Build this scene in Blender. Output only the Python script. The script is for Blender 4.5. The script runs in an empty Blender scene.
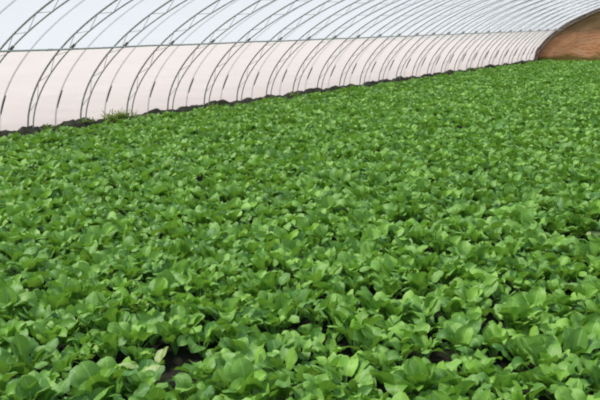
import bpy, math, random
import numpy as np
from mathutils import Vector, Matrix

random.seed(7)
rng = np.random.default_rng(7)
SC = bpy.context.scene
COL = SC.collection
PI = math.pi

# ------------------------------------------------------------------ measures
K = 1.2                         # metres between two hoops
F_PX, PSI, TH, ROLL = 820.0, 0.572, 0.2076, -0.0147
CAM = Vector((9.697 * K, 0.0, 1.4008 * K))
S0 = 7.8064 * K                  # the first hoop whose foot is in the picture
W, H, P = 8.698 * K, 3.005 * K, 1.896
HP = 1.1435 * K                  # height of the purlin
S_END = 31.967 * K
S_NEAR = -5.2
CAM_ROT = Matrix.Rotation(PSI, 3, 'Z') @ Matrix.Rotation(PI / 2 - TH, 3, 'X') @ Matrix.Rotation(ROLL, 3, 'Z')
GROUND = -0.13                  # the bed lies lower than the soil bank at the film


def arch(t, off=0.0):
    """Point of the tunnel's cross-section, off metres inside the film (negative: outside)."""
    def raw(t):
        c, s = math.cos(t), math.sin(t)
        return Vector((W * (1 - math.copysign(abs(c) ** (2 / P), c)), 0, H * abs(s) ** (2 / P)))
    p = raw(t)
    if off:
        e = 1e-3
        d = raw(min(t + e, PI)) - raw(max(t - e, 0))
        n = Vector((d.z, 0, -d.x)).normalized()
        p = p + n * off
    return p


def t_at_height(h):
    lo, hi = 0.0, PI / 2
    for _ in range(50):
        m = (lo + hi) / 2
        if arch(m).z < h:
            lo = m
        else:
            hi = m
    return lo


T_LOW = t_at_height(HP)

# ------------------------------------------------------------------ mesh helpers


class MB:
    def __init__(self):
        self.v, self.f = [], []

    def tube(self, pts, r, n=6, cap=True):
        b = len(self.v)
        m = len(pts)
        for i, p in enumerate(pts):
            d = (pts[min(i + 1, m - 1)] - pts[max(i - 1, 0)]).normalized()
            a = Vector((0, 1, 0)) if abs(d.y) < 0.9 else Vector((0, 0, 1))
            x = d.cross(a).normalized()
            y = d.cross(x)
            rr = r[i] if isinstance(r, (list, tuple)) else r
            for k in range(n):
                q = 2 * PI * k / n
                self.v.append(p + x * (rr * math.cos(q)) + y * (rr * math.sin(q)))
        for i in range(m - 1):
            for k in range(n):
                k2 = (k + 1) % n
                self.f.append((b + i * n + k, b + i * n + k2, b + (i + 1) * n + k2, b + (i + 1) * n + k))
        if cap:
            self.f.append(tuple(b + k for k in range(n))[::-1])
            self.f.append(tuple(b + (m - 1) * n + k for k in range(n)))
        return self

    def grid(self, rows):
        b = len(self.v)
        n = len(rows[0])
        for r in rows:
            self.v.extend(r)
        for i in range(len(rows) - 1):
            for k in range(n - 1):
                a = b + i * n + k
                self.f.append((a, a + 1, a + n + 1, a + n))
        return self

    def mesh(self, name, mat, smooth=True):
        me = bpy.data.meshes.new(name)
        me.from_pydata([tuple(p) for p in self.v], [], self.f)
        me.materials.append(mat)
        if smooth:
            me.polygons.foreach_set('use_smooth', [True] * len(me.polygons))
        me.update()
        return me


def link(name, data, parent=None, loc=None):
    o = bpy.data.objects.new(name, data)
    COL.objects.link(o)
    if parent:
        o.parent = parent
    if loc is not None:
        o.location = loc
    return o


def tag(o, label=None, cat=None, group=None, kind=None):
    for k, v in (('label', label), ('category', cat), ('group', group), ('kind', kind)):
        if v:
            o[k] = v
    return o


def copy_thing(root):
    r = root.copy()
    COL.objects.link(r)
    for ch in root.children:
        c = ch.copy()
        COL.objects.link(c)
        c.parent = r
        for g in ch.children:
            d = g.copy()
            COL.objects.link(d)
            d.parent = c
    return r


ORD = ('zeroth first second third fourth fifth sixth seventh eighth ninth tenth eleventh twelfth thirteenth fourteenth fifteenth '
       'sixteenth seventeenth eighteenth nineteenth').split()


def ordinal(n):
    if n < 20:
        return ORD[n]
    tens = {2: 'twent', 3: 'thirt', 4: 'fort'}[n // 10]
    if n % 10 == 0:
        return tens + 'ieth'
    return tens + 'y-' + ORD[n % 10]


# ------------------------------------------------------------------ materials


def new_mat(name):
    m = bpy.data.materials.new(name)
    m.use_nodes = True
    nt = m.node_tree
    nt.nodes.clear()
    return m, nt, nt.nodes, nt.links


def N(nt, kind, **kw):
    n = nt.nodes.new(kind)
    for k, v in kw.items():
        setattr(n, k, v)
    return n


def mix_col(nt, fac, a, b, blend='MIX'):
    n = N(nt, 'ShaderNodeMix', data_type='RGBA', blend_type=blend)
    for sock, val in ((n.inputs[0], fac), (n.inputs[6], a), (n.inputs[7], b)):
        if hasattr(val, 'is_linked') or hasattr(val, 'links'):
            nt.links.new(val, sock)
        elif isinstance(val, (int, float)):
            sock.default_value = val
        else:
            sock.default_value = (*val, 1)
    return n.outputs[2]


def math_node(nt, op, a, b=0.0, clamp=False):
    n = N(nt, 'ShaderNodeMath', operation=op, use_clamp=clamp)
    for sock, val in ((n.inputs[0], a), (n.inputs[1], b)):
        if hasattr(val, 'links'):
            nt.links.new(val, sock)
        else:
            sock.default_value = val
    return n.outputs[0]


def noise(nt, scale, detail=3.0, rough=0.5, vec=None):
    n = N(nt, 'ShaderNodeTexNoise')
    n.inputs['Scale'].default_value = scale
    n.inputs['Detail'].default_value = detail
    n.inputs['Roughness'].default_value = rough
    if vec is None:
        tc = N(nt, 'ShaderNodeTexCoord')
        vec = tc.outputs['Object']
    nt.links.new(vec, n.inputs['Vector'])
    return n.outputs['Fac']


def ramp(nt, fac, stops):
    n = N(nt, 'ShaderNodeValToRGB')
    el = n.color_ramp.elements
    while len(el) < len(stops):
        el.new(0.5)
    for e, (p, c) in zip(el, stops):
        e.position = p
        e.color = (*c, 1)
    nt.links.new(fac, n.inputs[0])
    return n.outputs[0]


def principled(nt, col, rough=0.6, metal=0.0, bump=None, bump_s=0.3, bump_d=0.01, spec=0.5):
    b = N(nt, 'ShaderNodeBsdfPrincipled')
    if hasattr(col, 'links'):
        nt.links.new(col, b.inputs['Base Color'])
    else:
        b.inputs['Base Color'].default_value = (*col, 1)
    b.inputs['Roughness'].default_value = rough
    b.inputs['Metallic'].default_value = metal
    b.inputs['Specular IOR Level'].default_value = spec
    if bump is not None:
        bn = N(nt, 'ShaderNodeBump')
        bn.inputs['Strength'].default_value = bump_s
        bn.inputs['Distance'].default_value = bump_d
        nt.links.new(bump, bn.inputs['Height'])
        nt.links.new(bn.outputs[0], b.inputs['Normal'])
    return b


def output(nt, shader):
    o = N(nt, 'ShaderNodeOutputMaterial')
    nt.links.new(shader, o.inputs['Surface'])


def simple_mat(name, col, rough=0.6, metal=0.0, var=0.25, scale=8, bump_s=0.2, spec=0.5):
    m, nt, nodes, links = new_mat(name)
    f = noise(nt, scale)
    c = ramp(nt, f, [(0.3, tuple(x * (1 - var) for x in col)), (0.7, tuple(min(1, x * (1 + var)) for x in col))])
    output(nt, principled(nt, c, rough, metal, f, bump_s, spec=spec).outputs[0])
    return m


def film_mat(name, tint, clear):
    m, nt, nodes, links = new_mat(name)
    tc = N(nt, 'ShaderNodeTexCoord')
    mp = N(nt, 'ShaderNodeMapping')
    mp.inputs['Scale'].default_value = (1.2, 0.5, 1.2)
    links.new(tc.outputs['Object'], mp.inputs[0])
    f = noise(nt, 2.2, 5, 0.6, mp.outputs[0])
    col = ramp(nt, f, [(0.3, tuple(x * 0.95 for x in tint)), (0.7, tint)])
    bn = N(nt, 'ShaderNodeBump')
    bn.inputs['Strength'].default_value = 0.25
    bn.inputs['Distance'].default_value = 0.05
    links.new(noise(nt, 3.0, 3, 0.5, mp.outputs[0]), bn.inputs['Height'])
    tr = N(nt, 'ShaderNodeBsdfTranslucent')
    links.new(col, tr.inputs[0])
    links.new(bn.outputs[0], tr.inputs['Normal'])
    df = N(nt, 'ShaderNodeBsdfDiffuse')
    links.new(col, df.inputs[0])
    tp = N(nt, 'ShaderNodeBsdfTransparent')
    m1 = N(nt, 'ShaderNodeMixShader')
    m1.inputs[0].default_value = 0.22
    links.new(tr.outputs[0], m1.inputs[1])
    links.new(df.outputs[0], m1.inputs[2])
    m2 = N(nt, 'ShaderNodeMixShader')
    m2.inputs[0].default_value = clear
    links.new(m1.outputs[0], m2.inputs[1])
    links.new(tp.outputs[0], m2.inputs[2])
    output(nt, m2.outputs[0])
    return m


def leaf_mat(name, deep, light, vein, rough=0.5, random_amount=0.45):
    m, nt, nodes, links = new_mat(name)

    def attr(n):
        a = N(nt, 'ShaderNodeAttribute', attribute_type='GEOMETRY', attribute_name=n)
        return a.outputs['Fac']
    tone, lu, lv = attr('tone'), attr('across'), attr('along')
    oi = N(nt, 'ShaderNodeObjectInfo')
    rnd = math_node(nt, 'MULTIPLY', math_node(nt, 'SUBTRACT', oi.outputs['Random'], 0.5), random_amount)
    t = math_node(nt, 'ADD', tone, rnd, True)
    base = mix_col(nt, t, deep, light)
    fine = noise(nt, 45, 2)
    base = mix_col(nt, math_node(nt, 'MULTIPLY', fine, 0.25), base, tuple(x * 0.65 for x in deep))
    # midrib and side veins
    au = math_node(nt, 'ABSOLUTE', lu)
    mid = math_node(nt, 'SUBTRACT', 1.0, math_node(nt, 'MULTIPLY', au, 9.0), True)
    arg = math_node(nt, 'MULTIPLY', math_node(nt, 'SUBTRACT', lv, math_node(nt, 'MULTIPLY', au, 0.28)), 34.0)
    side = math_node(nt, 'POWER', math_node(nt, 'ABSOLUTE', math_node(nt, 'COSINE', arg)), 10.0)
    veins = math_node(nt, 'MAXIMUM', mid, math_node(nt, 'MULTIPLY', side, 0.35))
    col = mix_col(nt, math_node(nt, 'MULTIPLY', veins, 0.55), base, vein)
    hgt = math_node(nt, 'SUBTRACT', math_node(nt, 'MULTIPLY', fine, 0.5), veins)
    b = principled(nt, col, rough, 0, hgt, 0.35, 0.004, spec=0.5)
    tr = N(nt, 'ShaderNodeBsdfTranslucent')
    links.new(mix_col(nt, 0.5, col, (0.42, 0.75, 0.06)), tr.inputs[0])
    ms = N(nt, 'ShaderNodeMixShader')
    ms.inputs[0].default_value = 0.22
    links.new(b.outputs[0], ms.inputs[1])
    links.new(tr.outputs[0], ms.inputs[2])
    output(nt, ms.outputs[0])
    return m


M_LEAF = leaf_mat('spinach_leaf', (0.04, 0.17, 0.012), (0.28, 0.53, 0.062), (0.46, 0.68, 0.20))
M_PALE = leaf_mat('pale_spinach_leaf', (0.33, 0.44, 0.13), (0.48, 0.56, 0.22), (0.58, 0.64, 0.34), random_amount=0.1)
M_STALK = leaf_mat('spinach_stalk', (0.13, 0.33, 0.05), (0.25, 0.48, 0.11), (0.25, 0.48, 0.11), random_amount=0.2)
M_WEED = leaf_mat('weed_blade', (0.12, 0.20, 0.03), (0.36, 0.42, 0.12), (0.4, 0.45, 0.18), rough=0.6)
M_STEEL = simple_mat('galvanised_steel', (0.37, 0.36, 0.355), 0.5, 0.1, 0.3, 30)
M_PIPE = simple_mat('dull_pipe', (0.5, 0.49, 0.485), 0.5, 0.2, 0.2, 20)
M_STRAP = simple_mat('film_strap', (0.30, 0.28, 0.26), 0.7, 0, 0.15, 30)
M_DARK = simple_mat('dark_clip', (0.12, 0.11, 0.10), 0.7, 0, 0.2, 30)
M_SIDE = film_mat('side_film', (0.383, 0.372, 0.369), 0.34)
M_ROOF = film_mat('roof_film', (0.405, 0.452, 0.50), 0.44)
M_SOIL = simple_mat('dark_bed_soil', (0.014, 0.013, 0.007), 0.95, 0, 0.55, 14, 0.8, spec=0.2)
M_BANK = simple_mat('dark_bank_soil', (0.033, 0.034, 0.022), 0.95, 0, 0.6, 9, 0.9, spec=0.2)
M_OUT = simple_mat('dry_pale_earth', (0.36, 0.30, 0.27), 0.95, 0, 0.12, 0.6, 0.3, spec=0.2)
M_RIM = simple_mat('dark_rim_board', (0.15, 0.095, 0.065), 0.85, 0, 0.4, 4, 0.4, spec=0.2)


def earth_wall_mat():
    m, nt, nodes, links = new_mat('earthen_gable')
    tc = N(nt, 'ShaderNodeTexCoord')
    sp = N(nt, 'ShaderNodeSeparateXYZ')
    links.new(tc.outputs['Object'], sp.inputs[0])
    mp = N(nt, 'ShaderNodeMapping')
    mp.inputs['Scale'].default_value = (0.6, 1, 2.2)
    links.new(tc.outputs['Object'], mp.inputs[0])
    big = noise(nt, 1.3, 5, 0.6, mp.outputs[0])
    small = noise(nt, 9, 4, 0.6, mp.outputs[0])
    upper = ramp(nt, big, [(0.3, (0.24, 0.14, 0.065)), (0.7, (0.38, 0.225, 0.115))])
    lower = ramp(nt, big, [(0.35, (0.60, 0.27, 0.13)), (0.62, (0.66, 0.35, 0.195))])
    red = mix_col(nt, math_node(nt, 'MULTIPLY', math_node(nt, 'GREATER_THAN', small, 0.57), 0.6), lower, (0.46, 0.13, 0.06))
    edge = math_node(nt, 'ADD', sp.outputs[2], math_node(nt, 'MULTIPLY', math_node(nt, 'SUBTRACT', big, 0.5), 0.9))
    fac = math_node(nt, 'MULTIPLY', math_node(nt, 'SUBTRACT', edge, 1.15), 4.0, True)
    col = mix_col(nt, fac, red, upper)
    low = math_node(nt, 'MULTIPLY', math_node(nt, 'SUBTRACT', 0.32, edge), 5.0, True)
    col = mix_col(nt, low, col, (0.20, 0.15, 0.04))
    output(nt, principled(nt, col, 0.95, 0, small, 0.7, 0.05, spec=0.2).outputs[0])
    return m


M_EARTH = earth_wall_mat()

# ------------------------------------------------------------------ the setting


def film_piece(name, t0, t1, n, mat, deep=False):
    rows = []
    ts = [t0 + (t1 - t0) * i / n for i in range(n + 1)]
    ys = [S_NEAR + (S_END - S_NEAR) * j / 70 for j in range(71)]
    prof = [arch(t) for t in ts]
    if t0 == 0:
        prof.insert(0, Vector((0, 0, -0.2)))
    if abs(t1 - PI) < 1e-6:
        prof.append(Vector((2 * W, 0, -0.2)))
    for y in ys:
        rows.append([Vector((p.x, y, p.z)) for p in prof])
    b = MB().grid(rows)
    return tag(link(name, b.mesh(name, mat)), kind='structure')


film_piece('wall_left', 0, T_LOW, 14, M_SIDE)
film_piece('ceiling', T_LOW, PI - T_LOW, 60, M_ROOF)
film_piece('wall_right', PI - T_LOW, PI, 14, M_SIDE)


def gable(name, y, thick, mat, t_in=0.0):
    n = 72
    prof = [Vector((0, 0, -0.2))] + [arch(PI * i / n) for i in range(n + 1)] + [Vector((2 * W, 0, -0.2))]
    b = MB()
    m = len(prof)
    for dy in (0, thick):
        for lev in range(7):
            for p in prof:
                b.v.append(Vector((p.x, y + dy, -0.2 + (p.z + 0.2) * lev / 6)))
    for side in (0, 1):
        o = side * 7 * m
        for lev in range(6):
            for i in range(m - 1):
                q = (o + lev * m + i, o + lev * m + i + 1, o + (lev + 1) * m + i + 1, o + (lev + 1) * m + i)
                b.f.append(q if side == 0 else q[::-1])
    for i in range(m - 1):
        a = 6 * m + i
        b.f.append((a, a + 1, a + 1 + 7 * m, a + 7 * m))
    return tag(link(name, b.mesh(name, mat, False)), kind='structure')


gable('wall_back', S_END + 0.02, 0.5, M_EARTH)
gable('wall_front', S_NEAR - 0.02, -0.01, M_SIDE)

# dark rim round the earthen end wall
b = MB()
rows = []
for i in range(91):
    t = PI * i / 90
    w = 0.13 + 0.05 * math.sin(i * 1.7) * math.sin(i * 0.45)
    o, q = arch(t, 0.01), arch(t, w)
    rows.append([Vector((o.x, S_END + 0.02, o.z)), Vector((o.x, S_END - 0.10, o.z)), Vector((q.x, S_END - 0.10, q.z)),
                 Vector((q.x, S_END + 0.02, q.z))])
b.grid(rows)
tag(link('trim_1', b.mesh('trim', M_RIM, False)), kind='structure')

# bed soil inside, pale earth outside
def soil_h(x, y):
    return 0.012 * math.sin(x * 9.1 + y * 3.3) * math.sin(y * 7.7 - x * 2.1) + 0.01 * math.sin(x * 23 + 1) * math.sin(y * 19)


b = MB()
xs = [0.0 + 2 * W * i / 110 for i in range(111)]
ys = [S_NEAR + (S_END + 0.1 - S_NEAR) * i / 260 for i in range(261)]
b.grid([[Vector((x, y, GROUND + soil_h(x, y))) for x in xs] for y in ys])
tag(link('floor', b.mesh('floor', M_SOIL)), kind='structure')
b = MB()
b.grid([[Vector((x, y, -0.22)) for x in (-60, -20, 0, 10, 20, 40, 80)] for y in (-60, -20, 0, 20, 40, 60, 100)])
tag(link('ground', b.mesh('ground', M_OUT)), kind='structure')

# soil bank along the film
def bank_profile(y):
    h = 0.045 * math.sin(y * 2.3) * math.sin(y * 0.9 + 1) + 0.03 * math.sin(y * 6.1 + 0.5) + 0.02 * math.sin(y * 13.7)
    return max(-0.06, h) * 0.8


b = MB()
rows = []
y = S_NEAR
rb = random.Random(3)
while y < S_END:
    h = bank_profile(y) + 0.02
    e = 0.03 * math.sin(y * 5.1) + 0.03 * math.sin(y * 11.3 + 2)
    base = ((0.004, h - 0.01), (0.05, h + 0.02), (0.10, h + 0.025), (0.16 + e, h * 0.9), (0.21 + e, h * 0.8 - 0.02), (0.27 + e, -0.05 + h * 0.5),
            (0.34 + e, -0.09 + 0.3 * h), (0.42 + e, -0.12 + 0.2 * h))
    rows.append([Vector((x + (rb.uniform(-0.018, 0.018) if i else 0), y + rb.uniform(-0.012, 0.012), z + rb.uniform(-0.022, 0.022)))
                 for i, (x, z) in enumerate(base)] + [Vector((0.58, y, -0.18))])
    y += 0.045
b.grid(rows)
tag(link('trim_2', b.mesh('soil_bank', M_BANK)), kind='structure')
# ------------------------------------------------------------------ hoops
CHORD_GAP = 0.135
b_out, b_in, b_web, b_knot = MB(), MB(), MB(), MB()
ts = [PI * i / 110 for i in range(111)]
outer = [arch(t, 0.028) for t in ts]
inner = [arch(t, 0.028 + CHORD_GAP) for t in ts]
foot = [Vector((0.028, 0, -0.16))], [Vector((0.028 + CHORD_GAP, 0, -0.16))]
footr = [Vector((2 * W - 0.028, 0, -0.16))], [Vector((2 * W - 0.028 - CHORD_GAP, 0, -0.16))]
b_out.tube(foot[0] + outer[1:-1] + footr[0], 0.0165, 8)
b_in.tube(foot[1] + inner[1:-1] + footr[1], 0.0125, 8)
# zigzag bars, evenly by arc length
L = [0.0]
for a, c in zip(outer, outer[1:]):
    L.append(L[-1] + (c - a).length)
nb = 74
side = 0
prev = None
for i in range(1, nb):
    target = L[-1] * i / nb
    k = next(j for j in range(len(L)) if L[j] >= target)
    f = (target - L[k - 1]) / (L[k] - L[k - 1])
    t = ts[k - 1] + (ts[k] - ts[k - 1]) * f
    p = arch(t, 0.028 + (CHORD_GAP if side else 0))
    if prev is not None:
        b_web.tube([prev, p], 0.005, 5)
    prev = p
    side = 1 - side
T_PUR = T_LOW
while arch(T_PUR, 0.028 + CHORD_GAP + 0.036).z < HP + 0.02:
    T_PUR += 0.001
for t in (T_PUR,):
    a, c = arch(t - 0.012, 0.028 + CHORD_GAP), arch(t + 0.012, 0.028 + CHORD_GAP)
    b_knot.tube([a, c], 0.024, 8)
me_out, me_in = b_out.mesh('outer_chord', M_STEEL), b_in.mesh('inner_chord', M_STEEL)
me_web, me_knot = b_web.mesh('lattice', M_STEEL), b_knot.mesh('clamp', M_DARK)

# thin film rope between the trusses, with its dark fixing rod low on the wall
b = MB()
pts = [arch(t, -0.014) for t in ts]
b.tube([Vector((-0.014, 0, -0.2))] + pts[1:-1] + [Vector((2 * W + 0.014, 0, -0.2))], 0.009, 6)
me_rope = b.mesh('film_rope', M_STRAP)
b = MB()
t0, t1 = t_at_height(0.34), t_at_height(0.66)
b.tube([arch(t0 + (t1 - t0) * i / 5, 0.016) for i in range(6)], [0.008, 0.012, 0.015, 0.016, 0.016, 0.012], 6)
me_rod = b.mesh('fixing_rod', M_DARK)
n_last = 24
hoop = link('truss_hoop', None)
for nm, me in (('outer_chord', me_out), ('inner_chord', me_in), ('lattice', me_web), ('purlin_clamp', me_knot)):
    link(nm, me, hoop)
tag(hoop, 'x', 'hoop', 'steel truss hoops along the tunnel')
rope = link('film_rope', me_rope)
rod = link('fixing_rod', me_rod, rope)
tag(rope, 'x', 'rope', 'film ropes between the hoops')
rod['label'] = 'dark rod fixing the film rope low on the wall'
vis = 0
for n in range(-3, n_last + 1):
    y = S0 + n * K
    o = hoop if n == -3 else copy_thing(hoop)
    o.location = (0, y, 0)
    if n == -3:
        o['label'] = 'grey steel truss hoop overhead, nearest the camera, foot beyond the left edge'
    elif n == -2:
        o['label'] = 'grey steel truss hoop crossing only the top left corner of the picture'
    elif n == -1:
        o['label'] = 'grey steel truss hoop arching from the left edge, its foot outside the picture'
    else:
        where = 'nearest' if n == 0 else ordinal(n + 1)
        if n == 0:
            o['label'] = 'grey steel truss hoop with the nearest visible foot, first along the soil bank'
        elif n == n_last:
            o['label'] = 'grey steel truss hoop standing last, against the brown end wall'
        else:
            o['label'] = 'grey steel truss hoop, %s from the left of those footed in the soil bank' % where
    r = rope if n == -3 else copy_thing(rope)
    r.location = (0, y + K * 0.53, 0)
    if n < -1:
        r['label'] = 'thin grey film rope overhead, %s, before the hoops with visible feet' % ('nearest the camera' if n == -3 else 'second from the camera')
    elif n == -1:
        r['label'] = 'thin grey film rope with dark rod, left of the first footed truss hoop'
    elif n == n_last:
        r['label'] = 'thin grey film rope with dark rod, just before the brown end wall'
    else:
        r['label'] = 'thin grey film rope with dark rod, just past the %s footed truss hoop' % ordinal(n + 1)
rope_last = r
if rope_last.location.y > S_END - 0.1:
    rope_last.location.y = S_END - 0.25

# the long pipe that ties the hoops together
pp = arch(T_PUR, 0.028 + CHORD_GAP + 0.017 + 0.019)
b = MB().tube([Vector((pp.x, S_NEAR + (S_END - S_NEAR) * i / 40, pp.z + 0.006 * math.sin(i * 2.2))) for i in range(41)], 0.0155, 8)
pur = link('purlin', b.mesh('purlin', M_PIPE))
tag(pur, 'long grey horizontal pipe tying the truss hoops together along the left wall', 'pipe')
me_cp = MB().tube([Vector((0, -0.06, 0)), Vector((0, 0.06, 0))], 0.019, 8).mesh('coupling', M_PIPE)
for k in range(5):
    link('coupling', me_cp, pur, (pp.x, S0 - 0.5 + k * 5 * K, pp.z))

# ------------------------------------------------------------------ spinach


def leaf_arrays(r, az, elev, plen, blen, bw, bend, cup, twist, wave, nu, nv, npet):
    """One leaf: (blade verts, faces, across, along), (stalk verts, faces)."""
    # centre line in the plane of the azimuth: angle elev at the crown, bending outward
    ca, sa = math.cos(az), math.sin(az)
    rad, hgt, ang = 0.006, 0.0, elev
    line = [(rad, hgt, ang)]
    for i in range(npet):
        ang -= 0.22 / npet
        rad += plen / npet * math.cos(ang)
        hgt += plen / npet * math.sin(ang)
        line.append((rad, hgt, ang))
    pet = list(line)
    bl = [line[-1]]
    for i in range(nv):
        ang -= bend / nv * (0.5 + 1.0 * i / nv)
        rad += blen / nv * math.cos(ang)
        hgt += blen / nv * math.sin(ang)
        bl.append((rad, hgt, ang))
    out = np.array((ca, sa, 0.0))
    lat0 = np.array((-sa, ca, 0.0))
    up = np.array((0, 0, 1.0))
    V, AC, AL = [], [], []
    ph = r.uniform(0, 6.28)
    for j, (x, z, a) in enumerate(bl):
        v = j / nv
        tw = twist * (0.35 + 0.65 * v)
        nrm0 = -math.sin(a) * out + math.cos(a) * up
        lat = math.cos(tw) * lat0 + math.sin(tw) * nrm0
        nrm = math.cos(tw) * nrm0 - math.sin(tw) * lat0
        prof = (math.sin(PI * min(1.0, (0.06 + 0.94 * v)) ** 0.85)) ** 0.5 if v < 1 else 0.0
        w = bw * max(prof, 0.04)
        c = out * x + up * z
        for i in range(nu + 1):
            u = 2 * i / nu - 1
            d = c + lat * (u * w) + nrm * (cup * w * (u * u) + wave * w * abs(u) ** 1.5 * math.sin(ph + 9 * v + (2 if u > 0 else 0)))
            if nu > 3:
                d = d + nrm * (0.05 * w * math.cos(v * 20 - abs(u) * 5))
            V.append(d)
            AC.append(u)
            AL.append(v)
    F = []
    for j in range(nv):
        for i in range(nu):
            a = j * (nu + 1) + i
            F.append((a, a + 1, a + nu + 2, a + nu + 1))
    # stalk: a slim tapered tube
    SV, SF = [], []
    ns = 5 if npet > 2 else 3
    for j, (x, z, a) in enumerate(pet):
        c = out * x + up * z
        nrm = -math.sin(a) * out + math.cos(a) * up
        rr = 0.0042 - 0.0012 * j / npet
        for k in range(ns):
            q = 2 * PI * k / ns
            SV.append(c + lat0 * (rr * math.cos(q)) + nrm * (rr * math.sin(q)))
    for j in range(npet):
        for k in range(ns):
            k2 = (k + 1) % ns
            SF.append((j * ns + k, j * ns + k2, (j + 1) * ns + k2, (j + 1) * ns + k))
    return (np.array(V), np.array(F), np.array(AC), np.array(AL)), (np.array(SV), np.array(SF))


def plant_arrays(seed, style, nu, nv, npet):
    r = random.Random(seed)
    n = {'upright': 12, 'broad': 12, 'dense': 15, 'low': 11}[style]
    bV, bF, bA, bL, bT, sV, sF = [], [], [], [], [], [], []
    ob = os_ = 0
    for i in range(n):
        q = i / (n - 1)                       # 0 innermost .. 1 outermost
        az = i * 2.39996 + r.uniform(-0.4, 0.4)
        elev = math.radians(92 - 34 * q + r.uniform(-12, 12))
        size = (0.72 + 0.38 * math.sin(PI * (0.2 + 0.65 * q))) * r.uniform(0.85, 1.15)
        plen = (0.085 + 0.055 * q) * r.uniform(0.8, 1.2)
        blen, bw = 0.092 * size, 0.037 * size
        bend = math.radians((r.uniform(10, 60) if r.random() < 0.6 else r.uniform(80, 150)) + 10 * q)
        if style == 'upright':
            elev = min(1.5, elev + 0.2)
            bend *= 0.75
        elif style == 'broad':
            bw *= 1.18
            bend *= 1.2
        elif style == 'low':
            plen *= 0.8
            elev -= 0.15
        elif style == 'dense':
            blen *= 0.9
        (V, F, A, Lg), (SV, SF) = leaf_arrays(r, az, elev, plen, blen, bw, bend, r.uniform(-0.5, 0.75), r.uniform(-0.9, 0.9),
                                              r.uniform(0.05, 0.22), nu, nv, npet)
        bV.append(V)
        bF.append(F + ob)
        ob += len(V)
        bA.append(A)
        bL.append(Lg)
        bT.append(np.full(len(V), min(1, max(0, 0.80 - 0.55 * q + r.uniform(-0.25, 0.25)))))
        sV.append(SV)
        sF.append(SF + os_)
        os_ += len(SV)
    cat = np.concatenate
    return dict(V=cat(bV), F=cat(bF), A=cat(bA), L=cat(bL), T=cat(bT), SV=cat(sV), SF=cat(sF))


def np_mesh(name, V, F, mats, attrs, mat_idx=None):
    me = bpy.data.meshes.new(name)
    me.vertices.add(len(V))
    me.vertices.foreach_set('co', np.asarray(V, np.float32).ravel())
    me.loops.add(len(F) * 4)
    me.loops.foreach_set('vertex_index', np.asarray(F, np.int32).ravel())
    me.polygons.add(len(F))
    me.polygons.foreach_set('loop_start', np.arange(0, len(F) * 4, 4, dtype=np.int32))
    me.polygons.foreach_set('use_smooth', np.ones(len(F), bool))
    for m in mats:
        me.materials.append(m)
    if mat_idx is not None:
        me.polygons.foreach_set('material_index', np.asarray(mat_idx, np.int32))
    me.update(calc_edges=True)
    for k, a in attrs.items():
        at = me.attributes.new(k, 'FLOAT', 'POINT')
        at.data.foreach_set('value', np.asarray(a, np.float32))
    return me


STYLES = ['upright', 'broad', 'dense', 'low']
LOOK = {'upright': 'upright leafy', 'broad': 'broad leafy', 'dense': 'dense leafy', 'low': 'low leafy'}
NVAR = 20
variants_hi, variants_mid, variants_lo = [], [], []
for i in range(NVAR):
    st = STYLES[i % 4]
    variants_hi.append((st, plant_arrays(100 + i, st, 6, 8, 5)))
    variants_mid.append((st, plant_arrays(100 + i, st, 4, 5, 2)))
    variants_lo.append((st, plant_arrays(100 + i, st, 2, 3, 1)))
proto_meshes = []
for st, d in variants_hi:
    mf = np_mesh('foliage', d['V'], d['F'], [M_LEAF], dict(tone=d['T'], across=d['A'], along=d['L']))
    ms = np_mesh('stalks', d['SV'], d['SF'], [M_STALK], dict(tone=np.full(len(d['SV']), 0.5), across=np.ones(len(d['SV'])), along=np.zeros(len(d['SV']))))
    proto_meshes.append((st, mf, ms))

fwd = Vector((-math.sin(PSI), math.cos(PSI), 0))
rgt = Vector((math.cos(PSI), math.sin(PSI), 0))
fwd3 = -CAM_ROT.col[2]
rgt3, up3 = CAM_ROT.col[0], CAM_ROT.col[1]


def project(p):
    d = p - CAM
    z = d.dot(fwd3)
    return 300 + F_PX * d.dot(rgt3) / z, 200 - F_PX * d.dot(up3) / z


# bare spots in the bed (picture position at leaf height, radius in metres)
BARE = [((172, 354), 0.14), ((205, 350), 0.13), ((158, 378), 0.07), ((268, 372), 0.07), ((432, 352), 0.12), ((445, 335), 0.08), ((572, 232), 0.20), ((548, 232), 0.15),
        ((430, 222), 0.10), ((292, 268), 0.11), ((232, 266), 0.08), ((585, 392), 0.10), ((15, 350), 0.08), ((480, 298), 0.07),
        ((570, 372), 0.08), ((540, 292), 0.07)]


def on_plane(px, py, z):
    d = fwd3 + rgt3 * ((px - 300) / F_PX) + up3 * (-(py - 200) / F_PX)
    return CAM + d * ((z - CAM.z) / d.z)


bare_pts = [(on_plane(px, py, 0.0), r) for (px, py), r in BARE]

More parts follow.
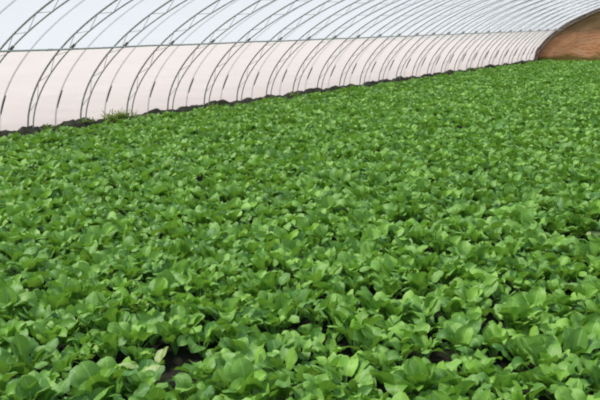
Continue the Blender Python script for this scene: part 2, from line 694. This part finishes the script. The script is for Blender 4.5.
STEP = 0.17
near, far = [], []
d0 = 2.15
nrow = int((45 - d0) / STEP)
for k in range(nrow):
    d = d0 + k * STEP
    half = 300 / F_PX * d * math.cos(TH) * 1.06 + 1.3
    m = int(half / STEP) + 1
    for j in range(-m, m + 1):
        x = (j + (0.5 if k % 2 else 0)) * STEP + rng.uniform(-0.05, 0.05)
        dd = d + rng.uniform(-0.035, 0.035)
        p = CAM + fwd * dd + rgt * x
        # leaning, scale and turn of this plant
        rec = dict(x=p.x, y=p.y, d=dd, k=k, lat=x, rz=rng.uniform(0, 2 * PI), s=rng.uniform(0.74, 1.2), var=int(rng.integers(NVAR)),
                   tx=rng.normal(0, 0.10), ty=rng.normal(0, 0.10), tone=rng.normal(0, 0.13))
        if p.x < 0.60 + 0.08 * math.sin(p.y * 3.1) or p.x > 2 * W - 0.6 or p.y > S_END - 0.35 or p.y < S_NEAR + 0.5:
            continue
        if any(((p.x - b_.x) ** 2 + (p.y - b_.y) ** 2) ** 0.5 < r_ for b_, r_ in bare_pts):
            continue
        if rng.uniform() < 0.05:
            continue
        px, py = project(Vector((p.x, p.y, 0.06)))
        rec['px'], rec['py'] = px, py
        if -4 < px < 604 and py < 412:
            near.append(rec)
        else:
            far.append(rec)
near.sort(key=lambda r: (r['k'], r['px']))
row_sizes = {}
for r in near:
    row_sizes[r['k']] = row_sizes.get(r['k'], 0) + 1
chosen, rest = near[:298], near[298:]
last_row = chosen[-1]['k']
rest += far
print('plants', len(chosen), len(rest), 'rows', last_row - chosen[0]['k'] + 1)

first_k = chosen[0]['k']
roots = {}
prev_k, idx = None, 0
for r in chosen:
    if r['k'] != prev_k:
        prev_k, idx = r['k'], 0
    idx += 1
    st, mf, ms = proto_meshes[r['var']]
    if r['var'] not in roots:
        o = link('spinach_plant', None)
        link('foliage', mf, o)
        s = link('stalks', ms, o)
        s['label'] = 'pale green leaf stalks'
        roots[r['var']] = o
    else:
        o = copy_thing(roots[r['var']])
    o.location = (r['x'], r['y'], GROUND - 0.004 + soil_h(r['x'], r['y']))
    o.rotation_euler = (r['tx'], r['ty'], r['rz'])
    o.scale = (r['s'],) * 3
    row = r['k'] - first_k + 1
    where = 'at the bottom edge' if row == 1 else 'counted up from the bottom edge'
    if row == 1:
        lab = '%s spinach plant, %s from left in the row cut by the bottom edge' % (LOOK[st], ordinal(idx))
    else:
        lab = '%s spinach plant, %s from left in %s row up from bottom edge' % (LOOK[st], ordinal(idx), ordinal(row))
    tag(o, lab, 'spinach', 'spinach plants in the nearest rows')

# everything beyond: one uncountable stand of spinach
Vs, Fs, Ts, As, Ls, Ms = [], [], [], [], [], []
off = 0
for r in rest:
    if r['d'] < 9:
        d = variants_mid[r['var']][1]
    else:
        d = variants_lo[r['var']][1]
    cz, sz = math.cos(r['rz']), math.sin(r['rz'])
    R = np.array(Matrix.Rotation(r['rz'], 3, 'Z') @ Matrix.Rotation(r['ty'], 3, 'Y') @ Matrix.Rotation(r['tx'], 3, 'X')) * r['s']
    T = np.array((r['x'], r['y'], GROUND - 0.004))
    parts = [(d['V'], d['F'], d['T'] + r['tone'], d['A'], d['L'], 0)]
    if r['d'] < 9:
        n = len(d['SV'])
        parts.append((d['SV'], d['SF'], np.full(n, 0.5), np.ones(n), np.zeros(n), 1))
    for V, F, t, a, l, mi in parts:
        Vs.append(V @ R.T + T)
        Fs.append(F + off)
        off += len(V)
        Ts.append(t)
        As.append(a)
        Ls.append(l)
        Ms.append(np.full(len(F), mi))
c = np.concatenate
me = np_mesh('spinach_bed', c(Vs), c(Fs), [M_LEAF, M_STALK], dict(tone=c(Ts), across=c(As), along=c(Ls)), c(Ms))
tag(link('spinach_bed', me), 'green spinach filling the bed beyond the nearest rows up to the film wall', 'spinach', kind='stuff')


def pale(name, label, cat, px, py, zrel, specs):
    p = on_plane(px, py, GROUND + zrel)
    root = link(name, None, loc=(p.x, p.y, GROUND))
    tag(root, label, cat)
    r = random.Random(5)
    bV, bF, bA, bL, sV, sF = [], [], [], [], [], []
    ob = os_ = 0
    for az, elev, pl, blen, bw, bend, cup, tw in specs:
        (V, F, A, Lg), (SV, SF) = leaf_arrays(r, az, elev, pl, blen, bw, bend, cup, tw, 0.12, 6, 8, 5)
        bV.append(V); bF.append(F + ob); ob += len(V); bA.append(A); bL.append(Lg)
        sV.append(SV); sF.append(SF + os_); os_ += len(SV)
    V, SV = c(bV), c(sV)
    link('foliage', np_mesh('foliage', V, c(bF), [M_PALE], dict(tone=np.full(len(V), 0.5), across=c(bA), along=c(bL))), root)
    link('stalks', np_mesh('stalks', SV, c(sF), [M_STALK], dict(tone=np.full(len(SV), 0.9), across=np.ones(len(SV)), along=np.zeros(len(SV)))), root)
    return root


to_cam = math.atan2(-fwd.y, -fwd.x)
pale('pale_spinach_plant', 'pale yellowed spinach plant with curled leaf beside the bare brown soil', 'spinach', 152, 368, 0.10,
     [(to_cam + 0.3, 1.25, 0.14, 0.12, 0.052, 2.0, -0.3, 0.1), (to_cam + 1.7, 1.4, 0.15, 0.08, 0.018, 0.3, 0.5, 0.4),
      (to_cam - 1.3, 1.15, 0.13, 0.11, 0.05, 1.5, -0.2, 0.3), (to_cam + 2.6, 1.3, 0.12, 0.09, 0.035, 1.0, 0.3, -0.3)])
pale('wilted_leaf', 'pale whitish wilted leaf lying by the dark gap near the right edge', 'leaf', 572, 230, 0.10,
     [(to_cam + 1.3, 0.75, 0.12, 0.14, 0.045, 1.2, -0.3, 0.5)])

# ------------------------------------------------------------------ weeds on the bank


def weed(label, px, py, n, hgt, spread, seed):
    r = random.Random(seed)
    # on the bank, 0.16 m from the film, under that picture position
    d = fwd3 + rgt3 * ((px - 300) / F_PX) + up3 * (-(py - 200) / F_PX)
    t = (0.17 - CAM.x) / d.x
    p = CAM + d * t
    V, F, A, Lg, T = [], [], [], [], []
    off = 0
    for i in range(n):
        (v, f, a, l), _ = leaf_arrays(r, r.uniform(0, 6.28), r.uniform(0.7, 1.5), 0.02, hgt * r.uniform(0.6, 1.15), 0.012, r.uniform(0.3, 1.3), 0.3,
                                      r.uniform(-0.5, 0.5), 0.05, 2, 5, 1)
        v = v * np.array((0.7, 1, 1)) + np.array((r.uniform(-0.04, 0.06), r.gauss(0, spread), 0))
        v[:, 0] = np.maximum(v[:, 0], -0.2)
        V.append(v); F.append(f + off); off += len(v); A.append(a); Lg.append(l); T.append(np.full(len(v), r.random()))
    o = link('weed_clump', np_mesh('weed_clump', c(V), c(F), [M_WEED], dict(tone=c(T), across=c(A), along=c(Lg))),
             loc=(0.24, p.y, bank_profile(p.y) * 0.8 - 0.02))
    tag(o, label, 'weed', 'weeds on the soil bank')


weed('yellowish green weed clump on the soil bank between second and third footed hoops', 117, 122, 170, 0.30, 0.16, 1)
weed('small dark green weed tuft on the soil bank near the first footed hoop', 46, 132, 30, 0.14, 0.10, 2)
weed('short green weed tuft on the soil bank by the third footed hoop', 140, 117, 22, 0.11, 0.10, 3)
weed('low green weed tuft on the soil bank beside the second footed hoop', 84, 127, 26, 0.12, 0.09, 6)
weed('low green weed tuft on the soil bank beside the fifth footed hoop', 208, 107, 26, 0.13, 0.10, 7)
weed('low green weed tuft on the soil bank beside the eighth footed hoop', 292, 96, 26, 0.13, 0.12, 8)
weed('dark distant weed tuft on the far stretch of the soil bank', 473, 70, 40, 0.22, 0.18, 4)

# ------------------------------------------------------------------ light, sky, camera
w = bpy.data.worlds.new('sky')
SC.world = w
w.use_nodes = True
nt = w.node_tree
nt.nodes.clear()
tc = N(nt, 'ShaderNodeTexCoord')
sp = N(nt, 'ShaderNodeSeparateXYZ')
nt.links.new(tc.outputs['Generated'], sp.inputs[0])
col = ramp(nt, sp.outputs[2], [(0.0, (1.0, 0.94, 0.90)), (0.18, (0.93, 0.93, 0.94)), (0.55, (0.30, 0.55, 1.0))])
bg = N(nt, 'ShaderNodeBackground')
bg.inputs[1].default_value = 0.6
nt.links.new(col, bg.inputs[0])
o = N(nt, 'ShaderNodeOutputWorld')
nt.links.new(bg.outputs[0], o.inputs[0])

sun = bpy.data.lights.new('sun', 'SUN')
sun.energy = 7.5
sun.angle = math.radians(9)
sun.color = (1.0, 0.95, 0.87)
so = link('sun', sun)
so.rotation_euler = Vector((-0.6, -0.3, 1.0)).to_track_quat('Z', 'Y').to_euler()
so.location = (-10, 10, 20)

cam = bpy.data.cameras.new('camera')
cam.sensor_width = 36
cam.lens = F_PX / 600 * 36
cam.clip_end = 300
co = link('camera', cam, loc=CAM)
co.rotation_euler = CAM_ROT.to_euler()
SC.camera = co

SC.cycles.max_bounces = 10
SC.cycles.diffuse_bounces = 5
SC.cycles.transparent_max_bounces = 12
SC.cycles.use_denoising = True
SC.cycles.filter_width = 2.0
vs = SC.view_settings
vs.view_transform = 'Standard'
vs.look = 'None'
vs.gamma = 1
vs.use_curve_mapping = False
vs.exposure = 0.22
